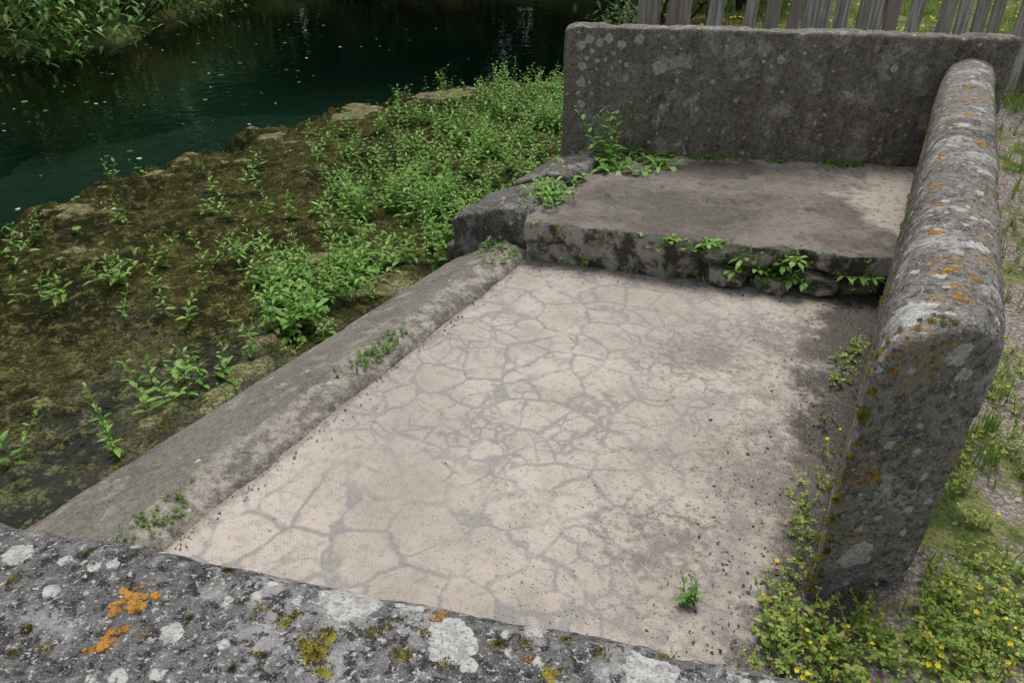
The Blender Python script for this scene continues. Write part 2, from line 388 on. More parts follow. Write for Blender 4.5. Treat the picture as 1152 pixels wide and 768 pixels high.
def cushion(acc,c,nrm,r,h):
    nrm=nrm.normalized(); t1=nrm.orthogonal().normalized(); t2=nrm.cross(t1)
    n=12; vs=[c+nrm*h]; sd=R.uniform(0,50)
    for ri in range(1,6):
        ph=ri/5*math.pi/2
        for j in range(n):
            a=2*math.pi*j/n
            k=1+.55*noise.fractal(V(math.cos(a)*1.3+sd,math.sin(a)*1.3,ph),.7,2.,3)
            p=c+(t1*math.cos(a)+t2*math.sin(a))*r*math.sin(ph)*k+nrm*(h*math.cos(ph)*(.8+.5*noise.noise(V(a*2,ph*3,sd)))-.003)
            vs.append(p)
    fs=[(0,1+j,1+(j+1)%n) for j in range(n)]
    for ri in range(4):
        o=1+ri*n
        for j in range(n): fs.append((o+j,o+n+j,o+n+(j+1)%n,o+(j+1)%n))
    acc.add(vs,fs)
    for _ in range(int(40+r*2500)):
        a=R.uniform(0,6.28); q=math.sqrt(R.random())
        p=c+(t1*math.cos(a)+t2*math.sin(a))*r*q+nrm*(h*math.sqrt(max(0,1-q*q))*.85)
        d=(nrm+(t1*math.cos(a)+t2*math.sin(a))*q+V(R.uniform(-.5,.5),R.uniform(-.5,.5),0)).normalized()*R.uniform(.002,.005)
        s=d.orthogonal().normalized()*.0012
        acc.add([p-s,p+s,p+d],[(0,1,2)])
def mosson(acc,bvh,c,nrm,r,h):
    q=bvh.ray_cast(c+nrm*.2,-nrm,.5)
    if q[0] is not None: cushion(acc,q[0],q[1],r,h)

w=Acc(); o=Acc(); m=Acc()
for x,y,r in ((-.223,.690,.043),(-.077,.627,.038),(.168,.577,.036),(-.706,.767,.022),(-.433,.636,.015),(.028,.653,.018),(-.33,.72,.008),(-.46,.80,.008),(-.15,.69,.007),(.22,.62,.010),(-.62,.70,.012),(.31,.565,.013),(-.36,.615,.008),(-.56,.75,.009)):
    patch(w,bf,V(x,y,.8),Z,r,.35,.0012)
for x,y,r in ((-.504,.683,.026),(-.512,.613,.021),(-.095,.675,.014),(-.497,.635,.009),(.37,.565,.008),(.02,.60,.006)):
    opatch(o,bf,V(x,y,.8),Z,r)
for x,y,r in ((-.246,.610,.018),(-.235,.628,.014),(-.262,.622,.012),(-.25,.595,.012),(-.295,.653,.013),(-.282,.664,.010),(-.33,.672,.010),(-.139,.604,.013),(-.125,.60,.009),(-.018,.619,.011),(.016,.626,.010),(.048,.579,.012),(-.176,.637,.009),(.115,.605,.010),(-.579,.609,.010),(-.615,.603,.008),(-.403,.752,.008),(-.16,.65,.006),(-.11,.635,.006),(.19,.607,.008),(-.23,.582,.014),(-.08,.59,.010),(-.68,.72,.008),(-.62,.64,.006),(.07,.63,.006),(-.31,.60,.007)):
    mosson(m,bf,V(x,y,.8),Z,r*1.05,r*.36)
for _ in range(50):
    x=R.uniform(-1.2,.5); y=.868-.237*(x+.79)-R.uniform(.03,.4)
    if R.random()<.4: patch(w,bf,V(x,y,.8),Z,R.uniform(.003,.009),.5,.0012)
    else: mosson(m,bf,V(x,y,.8),Z,R.uniform(.003,.007),.003)
w.build('pale_lichen',M_lw,True,fore); o.build('orange_lichen',M_lo,True,fore); m.build('moss',M_moss,False,fore)
w=Acc(); o=Acc(); m=Acc(); Yn=V(-.1,-1,0)
for x,z,r in ((.875,.15,.043),(.865,.128,.025),(.965,.735,.030),(.992,.68,.019),(.86,.30,.008),(.93,.55,.007)): patch(w,br,V(x,1.37,z),Yn,r,.45,.0015)
for x,z,r in ((.855,.42,.022),(.82,.71,.012),(.9,.25,.006)): opatch(o,br,V(x,1.37,z),Yn,r)
for x,y,r in ((.90,1.47,.045),(.87,1.44,.03),(1.02,1.62,.018),(1.2,1.8,.03),(1.28,2.05,.022),(1.55,2.4,.03),(1.75,2.95,.03),(1.95,3.2,.028),(1.42,2.2,.016),(2.2,3.7,.028),(2.4,4.0,.028),(1.12,1.75,.018)): patch(w,br,V(x,y,.82),Z,r,.8,.0015)
for x,y,r in ((1.05,1.645,.024),(1.09,1.60,.014),(1.0,1.50,.018),(1.02,1.56,.016),(1.15,1.9,.018),(1.33,2.3,.024),(1.7,2.7,.026),(1.85,3.1,.024),(2.1,3.6,.024),(1.25,2.1,.014),(1.5,2.6,.018),(1.98,3.35,.02)): opatch(o,br,V(x,y,.82),Z,r)
for k in range(100):
    t=R.random()**1.6; p=I0.lerp(I1,t*.95); s=R.uniform(.006,.018)
    zz=R.uniform(0,.10) if k<65 else R.uniform(.1,.74)
    nr=V(-.88,.474,0)
    q=br.ray_cast(V(p.x,p.y,zz)+nr*.2,-nr,.4)
    if q[0] is not None: cushion(m,q[0],q[1],s,s*.5)
for k in range(34):
    mosson(m,br,V(.772+R.uniform(0,.02),1.355,R.uniform(.02,.75)),V(-.5,-.9,0),R.uniform(.005,.012),.005)
for k in range(18):
    mosson(m,br,V(.80+R.uniform(0,.16),1.41+R.uniform(-.03,.02),.8),Z,R.uniform(.005,.010),.005)
w.build('pale_lichen',M_lw,True,right); o.build('orange_lichen',M_lo,True,right); m.build('moss',M_moss,False,right)
w=Acc(); m=Acc(); F=V(-.155,-1,0)
for x,z,r in ((.408,.714,.026),(.405,.62,.029),(.40,.83,.026),(.44,.86,.024),(.50,.845,.024),(.55,.87,.026),(.62,.84,.024),(.84,.72,.042),(.72,.87,.028),(.41,.50,.024),(.47,.56,.012),(.88,.50,.022),(.66,.73,.015),(1.5,.78,.022),(1.9,.6,.02),(.56,.62,.012),(.49,.75,.014),(1.15,.65,.014),(2.1,.75,.022),(.39,.56,.015),(.43,.76,.014),(.46,.80,.014),(.58,.79,.014)): patch(w,bb,V(x,4.6-.155*(x-.3),z),F,r,.4,.002)
w.build('pale_lichen',M_lw,True,back)
for k in range(30):
    x=R.uniform(.35,2.3); mosson(m,bb,V(x,4.6-.155*(x-.3),.215),F,R.uniform(.008,.02),.012)
m.build('moss',M_moss,False,back)

# ------------------------------------------------------------ ground, pond
def sdpoly(px,py,pts):
    d=np.full(px.shape,1e9); ins=np.zeros(px.shape,bool); n=len(pts)
    for i in range(n):
        x0,y0=pts[i]; x1,y1=pts[(i+1)%n]; ex,ey=x1-x0,y1-y0
        t=np.clip(((px-x0)*ex+(py-y0)*ey)/(ex*ex+ey*ey),0,1)
        d=np.minimum(d,np.hypot(px-x0-t*ex,py-y0-t*ey))
        c=((y0>py)!=(y1>py))
        xi=x0+(py-y0)*ex/(ey if ey!=0 else 1e-9)
        ins^=(c&(px<xi))
    return np.where(ins,d,-d)
def sst(x,a,b): t=np.clip((x-a)/(b-a),0,1); return t*t*(3-2*t)
pond=[(-2.3,-4),(-2.25,.5),(-1.1,2.1),(-.15,3.9),(.35,4.75),(.55,5.6),(.8,7.5),(1.2,11),(2.5,15.2),(-2,16),(-5,15.4),(-5.2,12.5),(-5.1,10.2),(-6.4,9.4),(-10,8.5),(-12,3),(-11,-4)]
foot=[(-1.6,.4),(.55,.3),(.82,1.3),(2.6,4.4),(.3,4.8)]
xs=np.concatenate([np.arange(-80,-14,4.),np.arange(-14,-3,.3),np.arange(-3,5,.07),np.arange(5,12,.4),np.arange(12,82,5.)])
ys=np.concatenate([np.arange(-60,-4,4.),np.arange(-4,0,.4),np.arange(0,7,.07),np.arange(7,20,.3),np.arange(20,120,6.)])
GX,GY=np.meshgrid(xs,ys)
sp_=sdpoly(GX,GY,pond); sf=sdpoly(GX,GY,foot)
GZ=.0+.34*sst(GY,2.8,5.6)*sst(GX,.5,2.5)+.15*sst(GY,8,16)
nz=np.array([noise.fractal(V(a*.9,b_*.9,0),.8,2.,4) for a,b_ in zip(GX.ravel(),GY.ravel())]).reshape(GX.shape)
GZ+=nz*.03
GZ=np.where(sf>-.02,np.minimum(GZ,-.06),GZ)
GZ=GZ+(-1.6-GZ)*sst(sp_,-.1+0*nz,1.3)
GZ=np.where(sp_>-.25,np.minimum(GZ,.02+.1*nz- sst(sp_,-.25,.1)*.32),GZ)
def gz(x,y):
    i=np.clip(np.searchsorted(xs,x)-1,0,len(xs)-2); j=np.clip(np.searchsorted(ys,y)-1,0,len(ys)-2)
    a=(x-xs[i])/(xs[i+1]-xs[i]); b_=(y-ys[j])/(ys[j+1]-ys[j])
    return float((GZ[j,i]*(1-a)+GZ[j,i+1]*a)*(1-b_)+(GZ[j+1,i]*(1-a)+GZ[j+1,i+1]*a)*b_)
def gridmesh(name,X,Y,Zz,mat):
    h,w_=X.shape; me=bpy.data.meshes.new(name)
    vs=np.stack([X.ravel(),Y.ravel(),Zz.ravel()],1)
    idx=np.arange(h*w_).reshape(h,w_)
    f=np.stack([idx[:-1,:-1].ravel(),idx[:-1,1:].ravel(),idx[1:,1:].ravel(),idx[1:,:-1].ravel()],1)
    me.from_pydata(vs.tolist(),[],f.tolist()); me.materials.append(mat)
    me.polygons.foreach_set('use_smooth',[True]*len(me.polygons)); me.update()
    ob=bpy.data.objects.new(name,me); sc.collection.objects.link(ob); return ob
gridmesh('ground',GX,GY,GZ,M_ground)
shoal=[(-5.2,-2),(-4.0,2.5),(-3.05,4.14),(-2.75,5.27),(-2.0,6.88),(-.9,8.15),(.44,8.8),(1.2,9.2),(1.2,5),(.5,4.6),(0,3.7),(-1.6,.5),(-2,-2)]
bx=np.arange(-5.6,1.6,.033); by=np.arange(-1,10.6,.033)
BX,BY=np.meshgrid(bx,by)
ss=sdpoly(BX,BY,shoal)
b1=np.array([noise.fractal(V(a*1.5,b_*1.5,3),.7,2.,5) for a,b_ in zip(BX.ravel(),BY.ravel())]).reshape(BX.shape)
b2=np.array([noise.fractal(V(a*9,b_*9,7),.7,2.,4) for a,b_ in zip(BX.ravel(),BY.ravel())]).reshape(BX.shape)
ss2=ss+b1*.4
BZ=-.200+b1*.062+b2*.020
BZ+= .036*np.exp(-((ss2-.5)/.45)**2)
BZ-= .9*sst(-ss2,-.35,1.9)
BZ=np.minimum(BZ,-.1435+b2*.004)
gridmesh('pond_bed',BX,BY,BZ,M_bed)
def bz(x,y):
    i=int(np.clip((x+5.6)/.033,0,len(bx)-1)); j=int(np.clip((y+1)/.033,0,len(by)-1)); return float(BZ[j,i])
acc=Acc(); wv=[(-2.35,-4),(-2.35,.4),(-1.05,1.9),(-.05,3.7),(.5,4.7),(.8,5.6),(1.1,7.5),(1.6,11),(3,15.8),(-2,16.6),(-5.8,16),(-5.9,12.5),(-5.7,10.9),(-6.8,9.9),(-10.5,9),(-12.5,3),(-11.5,-4)]
acc.add([V(x,y,-.15) for x,y in wv],[tuple(range(len(wv)))[::-1]])
wo=acc.build('pond_water',M_water)
bm=bmesh.new(); bm.from_mesh(wo.data); bmesh.ops.triangulate(bm,faces=bm.faces); bmesh.ops.recalc_face_normals(bm,faces=bm.faces)
if sum(f.normal.z for f in bm.faces)<0: bmesh.ops.reverse_faces(bm,faces=bm.faces)
bm.to_mesh(wo.data); bm.free()

# ------------------------------------------------------------ plants
def leaf(acc,p,d,L,W,droop=.3,fold=.25,mi=0,rows=(.35,.7),ws=(1.,.72)):
    d=d.normalized(); s=d.cross(Z)
    if s.length<.05: s=V(1,0,0)
    s.normalize(); n=s.cross(d)
    def c(t): return p+d*(L*t)-Z*(droop*L*t*t)
    vs=[p]
    for t,w_ in zip(rows,ws):
        q=c(t); h=W*.5*w_
        vs+=[q-s*h+n*h*fold,q,q+s*h+n*h*fold]
    vs.append(c(1.))
    acc.add(vs,[(0,2,1),(0,3,2),(1,2,5,4),(2,3,6,5),(4,5,7),(5,6,7)],mi)
def stem(acc,pts,r0,r1,mi=0):
    n=3; vs=[]
    for i,p in enumerate(pts):
        r=r0+(r1-r0)*i/(len(pts)-1)
        for j in range(n):
            a=j*2*math.pi/n; vs.append(p+V(math.cos(a)*r,math.sin(a)*r,0))
    fs=[]
    for i in range(len(pts)-1):
        for j in range(n): fs.append((i*n+j,i*n+(j+1)%n,(i+1)*n+(j+1)%n,(i+1)*n+j))
    acc.add(vs,fs,mi)
def sprig(acc,p,h,ll=.045,wr=.36,gap=.024,lean=.5,mi=0):
    a=R.uniform(0,6.28); ld=V(math.cos(a),math.sin(a),0)*lean*R.random()
    n=max(2,int(h/gap)); pts=[p+(Z*i/n+ld*(i/n)**1.5)*h for i in range(n+1)]
    stem(acc,pts,.0025,.0012,mi); a0=R.uniform(0,3.14)
    for i in range(1,n+1):
        for sgn in (0,math.pi):
            if R.random()<.08: continue
            aa=a0+i*math.pi/2+sgn+R.uniform(-.35,.35); f=i/n
            L=ll*(1.15-.55*f)*R.uniform(.75,1.2)
            d=V(math.cos(aa),math.sin(aa),.25+.9*f*f)
            leaf(acc,pts[i],d,L,L*wr*R.uniform(.8,1.2),R.uniform(.1,.5),.25,mi)
def rosette(acc,p,n,L,W,up=.6,mi=0):
    for i in range(n):
        a=i*2.4+R.uniform(-.3,.3); l=L*R.uniform(.6,1.1)
        leaf(acc,p,V(math.cos(a),math.sin(a),up*R.uniform(.5,1.6)),l,W*R.uniform(.8,1.2),R.uniform(.3,.8),.3,mi,(.45,.78),(.75,1.))
def tuft(acc,p,n,h,w_=.004,spread=.5,mi=0):
    for i in range(n):
        a=R.uniform(0,6.28); hh=h*R.uniform(.5,1.1); q=p+V(R.uniform(-1,1),R.uniform(-1,1),0)*h*.15
        o_=V(math.cos(a),math.sin(a),0)*spread*R.uniform(.2,1.); s=V(-math.sin(a),math.cos(a),0)*w_*.5
        c=[q+(Z*t*(1-.25*t*o_.length)+o_*t*t)*hh for t in (0,.4,.75,1.)]
        acc.add([c[0]-s,c[0]+s,c[1]+s,c[1]-s,c[2]+s*.7,c[2]-s*.7,c[3]],[(0,1,2,3),(3,2,4,5),(5,4,6)],mi)
def clover(acc,p,h,mi=0,rs=1.):
    for _ in range(R.randint(3,5)):
        a=R.uniform(0,6.28); q=p+V(math.cos(a),math.sin(a),0)*h*R.uniform(.1,.8)+Z*h*R.uniform(.4,1.1)
        s=V(-math.sin(a),math.cos(a),0)*.0007; acc.add([p-s,p+s,q+s,q-s],[(0,1,2,3)],mi)
        r=R.uniform(.006,.012)*rs; ph=R.uniform(0,6.28); tl=V(R.uniform(-.5,.5),R.uniform(-.5,.5),1).normalized()
        for k in range(3):
            b_=ph+k*2.09; d=V(math.cos(b_),math.sin(b_),0); d=(d-tl*d.dot(tl)).normalized(); e=tl.cross(d)
            acc.add([q,q+d*r*.6+e*r*.5,q+d*r*1.15,q+d*r*.6-e*r*.5],[(0,1,2,3)],mi)
def flower(acc,p,r,mi,n=5):
    tl=V(R.uniform(-.6,.3),R.uniform(-.8,.2),1).normalized(); ph=R.uniform(0,6)
    for k in range(n):
        b_=ph+k*6.283/n; d=V(math.cos(b_),math.sin(b_),0); d=(d-tl*d.dot(tl)).normalized(); e=tl.cross(d)
        acc.add([p,p+d*r*.7+e*r*.45+tl*r*.3,p+d*r*1.1+tl*r*.4,p+d*r*.7-e*r*.45+tl*r*.3],[(0,1,2,3)],mi)

wp=Acc(); cnt=0
U0=V(-.321,3.785,0)
for _ in range(10000):
    x=R.uniform(-3.6,1.0); y=R.uniform(1.4,8.6); p=V(x,y,0); rel=p-U0
    s=rel.dot(D); d=rel.dot(LF)
    if d<.06: continue
    cl=noise.fractal(V(x*1.6,y*1.6,11),.7,2.,3)
    band=math.exp(-((d-(.52+.16*max(0,s)))/(.42+.12*max(0,s+.5)))**2)
    dens=0
    if s>-1.15: dens=band*(.75+1.2*cl)*(1 if s>-.8 else .55)
    if s>.2 and d<2.2+.1*s: dens+=.10+.3*max(0,cl)
    if s<-1.15: dens=.03+.12*max(0,cl-.1) if d<.7 else .0
    if d>1.0 and s<.2: dens=max(dens,.05+.16*max(0,cl))
    if s>2.6: dens*=1.1 if d<1.6 else .5
    if d>3.: dens=0
    if s>4.3: dens*=.3
    if R.random()>dens*.30: continue
    zz=max(bz(x,y)-.01,-.22)
    if zz<-.3: continue
    h=R.uniform(.07,.17)*(1.15 if band>.4 else .8)
    for q in range(R.randint(1,3)):
        sprig(wp,V(x+R.uniform(-.04,.04),y+R.uniform(-.04,.04),zz),h*R.uniform(.7,1.1)+(-.14-zz)+.03,R.uniform(.038,.072),R.uniform(.30,.44),.028,.9)
    cnt+=1
for x,y,n,h in ((-1.0,3.15,9,.24),(-1.12,3.28,8,.2),(-1.3,2.6,7,.11),(-1.42,2.5,5,.09),(-.9,3.4,8,.2),(-1.25,3.55,8,.18),(-1.75,3.2,3,.1),(-2.35,3.4,6,.12),(-2.1,3.6,5,.12),(-.75,3.75,8,.2),(-1.5,3.9,7,.18)):
    for _ in range(n):
        sprig(wp,V(x+R.uniform(-.12,.12),y+R.uniform(-.12,.12),-.17),h*R.uniform(.6,1.1)+.03,R.uniform(.045,.078),.34,.027,.7)
for x,y in ((-.93,3.1),(-1.02,3.05)):
    rosette(wp,V(x,y,-.12),10,.2,.045,1.3)
wp.build('water_mint_plants',M_wp)
fa=Acc()
for _ in range(240):
    x=R.uniform(-7,0.5); y=R.uniform(4.2,12.5)
    if x<-5.2 and y>8.8: continue
    if y>4.5 and R.random()<.75 and not(x<-2.2): continue
    r=R.uniform(.010,.030)*(1.5 if R.random()<.1 else 1); n=6; a0=R.uniform(0,6)
    vs=[V(x+math.cos(a0+k*1.047)*r*R.uniform(.6,1),y+math.sin(a0+k*1.047)*r*R.uniform(.6,1),-.146+R.uniform(0,.002)) for k in range(n)]
    fa.add(vs,[tuple(range(n))],0 if R.random()<.25 and x<-2 else 1)
fa.build('floating_petals_and_leaves',[M_petal,M_bank])

pw=Acc()
for _ in range(24):
    k=R.uniform(2.6,3.45); q=SL(k,R.uniform(-.06,.16),.22)
    rosette(pw,q,R.randint(4,7),R.uniform(.06,.13),R.uniform(.018,.032),.9)
for _ in range(18):
    q=SL(R.uniform(3.0,3.5),R.uniform(-.42,.1),.22); rosette(pw,q,R.randint(5,8),R.uniform(.09,.17),R.uniform(.025,.042),.8)
for _ in range(9):
    q=SL(R.uniform(3.1,3.4),R.uniform(-.1,.06),.22); sprig(pw,q,R.uniform(.15,.34),.075,.38,.035,.5)
for _ in range(26):
    q=SL(R.uniform(2.24,2.6),R.uniform(-.12,.1),.22); sprig(pw,q,R.uniform(.03,.08),.035,.4,.018,.8)
for _ in range(14):
    q=SL(R.uniform(2.4,2.9),R.uniform(-.03,.12),.24); rosette(pw,q,6,R.uniform(.06,.12),.02,.8)
def lip(t,off=-.02): 
    p=FL.lerp(FR,t); return V(p.x,p.y+off,0)
for t in (.36,.38,.40,.43,.46,.49,.52,.44,.5):
    q=lip(t+R.uniform(-.01,.01)); q.z=R.uniform(.12,.21); rosette(pw,q,7,R.uniform(.06,.11),.026,1.1)
for t in (.56,.58,.61,.64,.67,.70,.73,.65,.69):
    q=lip(t+R.uniform(-.01,.01),-.03); q.z=R.uniform(.05,.17); rosette(pw,q,10,R.uniform(.06,.11),.024,.7); sprig(pw,q,.09,.035,.4,.02,1.)
for t in (.82,.85,.88): 
    q=lip(t,-.03); q.z=.12; rosette(pw,q,6,.06,.016,.3)
for _ in range(60):
    q=lip(R.uniform(.02,.93),R.uniform(-.06,-.01)); q.z=R.choice([.02,.05,.19]); 
    tuft(pw,q,6,R.uniform(.02,.06),.003,.8) if R.random()<.5 else clover(pw,q,.03)
for _ in range(34):
    x=R.uniform(.9,2.25); q=V(x,4.585-.155*(x-.3),.212); rosette(pw,q,5,R.uniform(.03,.07),.014,.6)
pw.build('platform_weeds',M_wp)
cw=Acc()
for _ in range(60):
    q=SL(1.05+R.gauss(0,.09),R.uniform(.01,.11),.045); clover(cw,q,R.uniform(.006,.022),0,.55); tuft(cw,q,8,.032,.0022,1.)
for _ in range(55):
    q=SL(-.02+R.gauss(0,.08),R.uniform(.0,.12),.04); clover(cw,q,R.uniform(.006,.02),0,.5); tuft(cw,q,5,.025,.0022,1.)
for _ in range(14):
    q=SL(2.05+R.uniform(-.1,.15),R.uniform(.0,.2),.045); clover(cw,q,.03); rosette(cw,q,5,.04,.012,.7)
for _ in range(12):
    q=SL(R.uniform(.5,1.4),.5,-.1); sprig(cw,q,.07,.03,.4,.02,.8)
cw.build('curb_weeds',M_weed)
fw=Acc()
for _ in range(8): sprig(fw,V(.455+R.uniform(-.025,.025),1.335+R.uniform(-.025,.025),0),R.uniform(.03,.065),.026,.6,.016,.9)
fw.build('floor_weed',M_weed)

vg=Acc()
def inwall(x,y,mrg=.0):
    q=V(x,y,0)-I0; dd=(I1-I0).normalized(); s=q.dot(dd); t=q.x*dd.y-q.y*dd.x
    return s>-.04 and -.03-mrg<t<.27+mrg
def infore(x,y): return y<.868-.237*(x+.79)+.01
for _ in range(8000):
    x=R.uniform(.56,2.6); y=R.uniform(.5,2.9)
    if inwall(x,y) or infore(x,y): continue
    q=V(x,y,0)-I0; t=q.x*D.y-q.y*D.x
    if t<-.07+R.uniform(-.05,.05): continue
    cl=noise.fractal(V(x*2.2,y*2.2,4),.7,2.,3)
    if y>1.8 and cl<-.15+.4*R.random(): continue
    if cl<-.45: continue
    z=max(gz(x,y),-.01) 
    k=R.random()
    if k<.6: clover(vg,V(x,y,z),R.uniform(.02,.08),0)
    elif k<.8: sprig(vg,V(x,y,z),R.uniform(.03,.1),.022,.5,.016,.9,0)
    else: tuft(vg,V(x,y,z),4,R.uniform(.03,.09),.003,.7,1)
    if R.random()<.03+.06*(y<1.5):
        hh=R.uniform(.05,.12); stem(vg,[V(x,y,z),V(x+.005,y,z+hh)],.0008,.0006,0); flower(vg,V(x+.005,y,z+hh),R.uniform(.004,.007),2)
for _ in range(60):
    x=R.uniform(.62,1.1); y=R.uniform(1.13,1.32)
    sprig(vg,V(x,y,0),R.uniform(.05,.13),.026,.5,.02,1.,0)
for cx,cy,n,h in ((1.60,1.98,24,.16),(1.68,2.1,14,.12),(2.3,2.95,12,.12),(2.6,3.4,18,.15),(2.8,3.8,16,.15),(3.05,4.3,20,.2)):
    for _ in range(n):
        x=cx+R.gauss(0,.09); y=cy+R.gauss(0,.12)
        if inwall(x,y): continue
        tuft(vg,V(x,y,gz(x,y)),7,h*R.uniform(.5,1),.0045,.6,1)
for _ in range(5000):
    x=R.uniform(1.4,6.5); y=R.uniform(2.2,10.5)
    if inwall(x,y,.02) or (y<4.9 and x<2.4): continue
    if noise.noise(V(x*1.1,y*1.1,2))<-.2: continue
    tuft(vg,V(x,y,gz(x,y)),6,(R.uniform(.05,.2) if y>5 else R.uniform(.03,.09)),.006,.6,1)
    if y>5.5 and R.random()<.15: flower(vg,V(x,y,gz(x,y)+.16),.016,2)
vg.build('verge_weeds_and_grass',[M_yweed,M_grass,M_yel])

pb=Acc()
for _ in range(2000):
    x=R.uniform(1.1,3.6); y=R.uniform(1.2,5.2)
    if inwall(x,y,.01) : continue
    r=R.uniform(.004,.014); z=gz(x,y); vs=[]
    for dx,dy,dz in ((1,0,0),(0,1,0),(-1,0,0),(0,-1,0),(0,0,1),(0,0,-1),(.7,.7,.4),(-.7,-.6,.4)):
        vs.append(V(x+dx*r*R.uniform(.6,1.2),y+dy*r*R.uniform(.6,1.2),z+dz*r*.6))
    pb.add(vs,[(0,6,4),(6,1,4),(1,2,4),(2,7,4),(7,3,4),(3,0,4),(0,1,6),(2,3,7),(1,0,5),(2,1,5),(3,2,5),(0,3,5)])
pb.build('gravel',M_pebble)
lt=Acc()
def crumb(p,r):
    vs=[p+V(R.uniform(-1,1)*r,R.uniform(-1,1)*r,R.uniform(0,.7)*r) for _ in range(4)]
    lt.add(vs,[(0,1,2),(0,2,3),(0,3,1),(1,3,2)])
for _ in range(1900):
    k=R.random()
    if k<.5: q=SL(R.uniform(-.4,2.5),-1.64+abs(R.gauss(0,.16)),0)
    elif k<.75:
        t=R.random(); q=lip(t,-.04-abs(R.gauss(0,.06)))
    elif k<.88: q=SL(R.uniform(-.3,2.1),-.02-abs(R.gauss(0,.03)),0)
    else: q=SL(R.uniform(-.4,2.0),-R.uniform(0,1.6),0)
    crumb(V(q.x,q.y,.001),R.uniform(.0025,.008)*(1 if k<.88 else .7))
for _ in range(9):
    q=SL(R.uniform(1.2,2.0),-1.66+abs(R.gauss(0,.08)),.004); a=R.uniform(0,6.28); L=R.uniform(.03,.07)
    d=V(math.cos(a),math.sin(a),0)*L; s=V(-d.y,d.x,0).normalized()*.001
    lt.add([q-s,q+s,q+s+d,q-s+d,q+Z*.003,q+d+Z*.003],[(0,1,2,3),(0,4,5,3),(1,2,5,4)])
for _ in range(90):
    x=R.uniform(.6,2.2); y=R.uniform(3.5,4.5); crumb(V(x,y,.215),R.uniform(.003,.007))
lt.build('leaf_litter',M_litter)

# ------------------------------------------------------------ fence
fe=Acc()
f0=V(.86,5.14,0); f1=V(4.3,5.62,0); fd=(f1-f0); fl_=fd.length; fd.normalize(); fn=V(-fd.y,fd.x,0)
def board(acc,c,w_,t,z0,z1,leanx,leany,pt=.06):
    vs=[]
    prof=[(-w_/2,z0),(w_/2,z0),(w_/2,z1-pt),(w_*.25,z1-pt*.3),(0,z1),(-w_*.25,z1-pt*.3),(-w_/2,z1-pt)]
    for off in (-t/2,t/2):
        for a,z in prof:
            h=z-z0; p=c+fd*(a+leanx*h)+fn*(off+leany*h); vs.append(V(p.x,p.y,z))
    n=len(prof); fs=[tuple(range(n)),tuple(reversed(range(n,2*n)))]
    for i in range(n): fs.append(((i+1)%n,i,i+n,(i+1)%n+n))
    acc.add(vs,fs)
s=0.; gaps=[.015,.05,.10,.11,.12,.04,.03,.04,.03,.05,.015,.03,.04,.14,.05,.04,.03,.08,.03,.05,.06,.03,.03,.05,.02,.03,.03,.03,.03,.03]
gi=0
while s<fl_:
    w_=R.uniform(.075,.105)
    c=f0+fd*s; g=gz(c.x,c.y)
    board(fe,c+fn*R.uniform(-.008,.008),w_,.02,g+R.uniform(.0,.06),g+1.35+R.uniform(-.08,.06),R.uniform(-.05,.08),R.uniform(-.02,.02))
    s+=w_+gaps[gi%len(gaps)]; gi+=1
for z in (.35,1.05):
    a=f0+fn*.035; b_=f1+fn*.035
    vs=[]
    for e,g in ((a,gz(a.x,a.y)),(b_,gz(b_.x,b_.y))):
        for dz in (-.04,.04):
            for dn_ in (0.,.035): vs.append(V(e.x+fn.x*dn_,e.y+fn.y*dn_,g+z+dz))
    fe.add(vs,[(0,1,3,2),(4,6,7,5),(0,4,5,1),(2,3,7,6),(0,2,6,4),(1,5,7,3)])
for t in (.02,.45,.82,.99):
    c=f0+fd*(fl_*t)+fn*.12; g=gz(c.x,c.y); board(fe,c,.12,.11,g-.2,g+1.4,R.uniform(-.06,.06),0,.03)
fence=fe.build('wooden_picket_fence',M_wood)

# ------------------------------------------------------------ trees & bank foliage
def qleaf(acc,p,r,mi=0):
    a=V(R.gauss(0,1),R.gauss(0,1),R.gauss(0,.6)).normalized(); b_=a.orthogonal().normalized(); c=a.cross(b_)
    acc.add([p-b_*r,p+c*r*.5,p+b_*r,p-c*r*.5],[(0,1,2,3)],mi)
def limb(acc,p,q,r0,r1,mi):
    ax=(q-p).normalized(); t1=ax.orthogonal().normalized(); t2=ax.cross(t1); n=7; vs=[]; S=5
    bend=V(R.uniform(-1,1),R.uniform(-1,1),0)*(q-p).length*.06
    for i in range(S+1):
        t=i/S; c=p.lerp(q,t)+bend*math.sin(t*3.14); r=r0+(r1-r0)*t
        for j in range(n): vs.append(c+(t1*math.cos(j*6.283/n)+t2*math.sin(j*6.283/n))*r*(1+R.uniform(-.08,.08)))
    fs=[(i*n+j,i*n+(j+1)%n,(i+1)*n+(j+1)%n,(i+1)*n+j) for i in range(S) for j in range(n)]
    acc.add(vs,fs,mi)
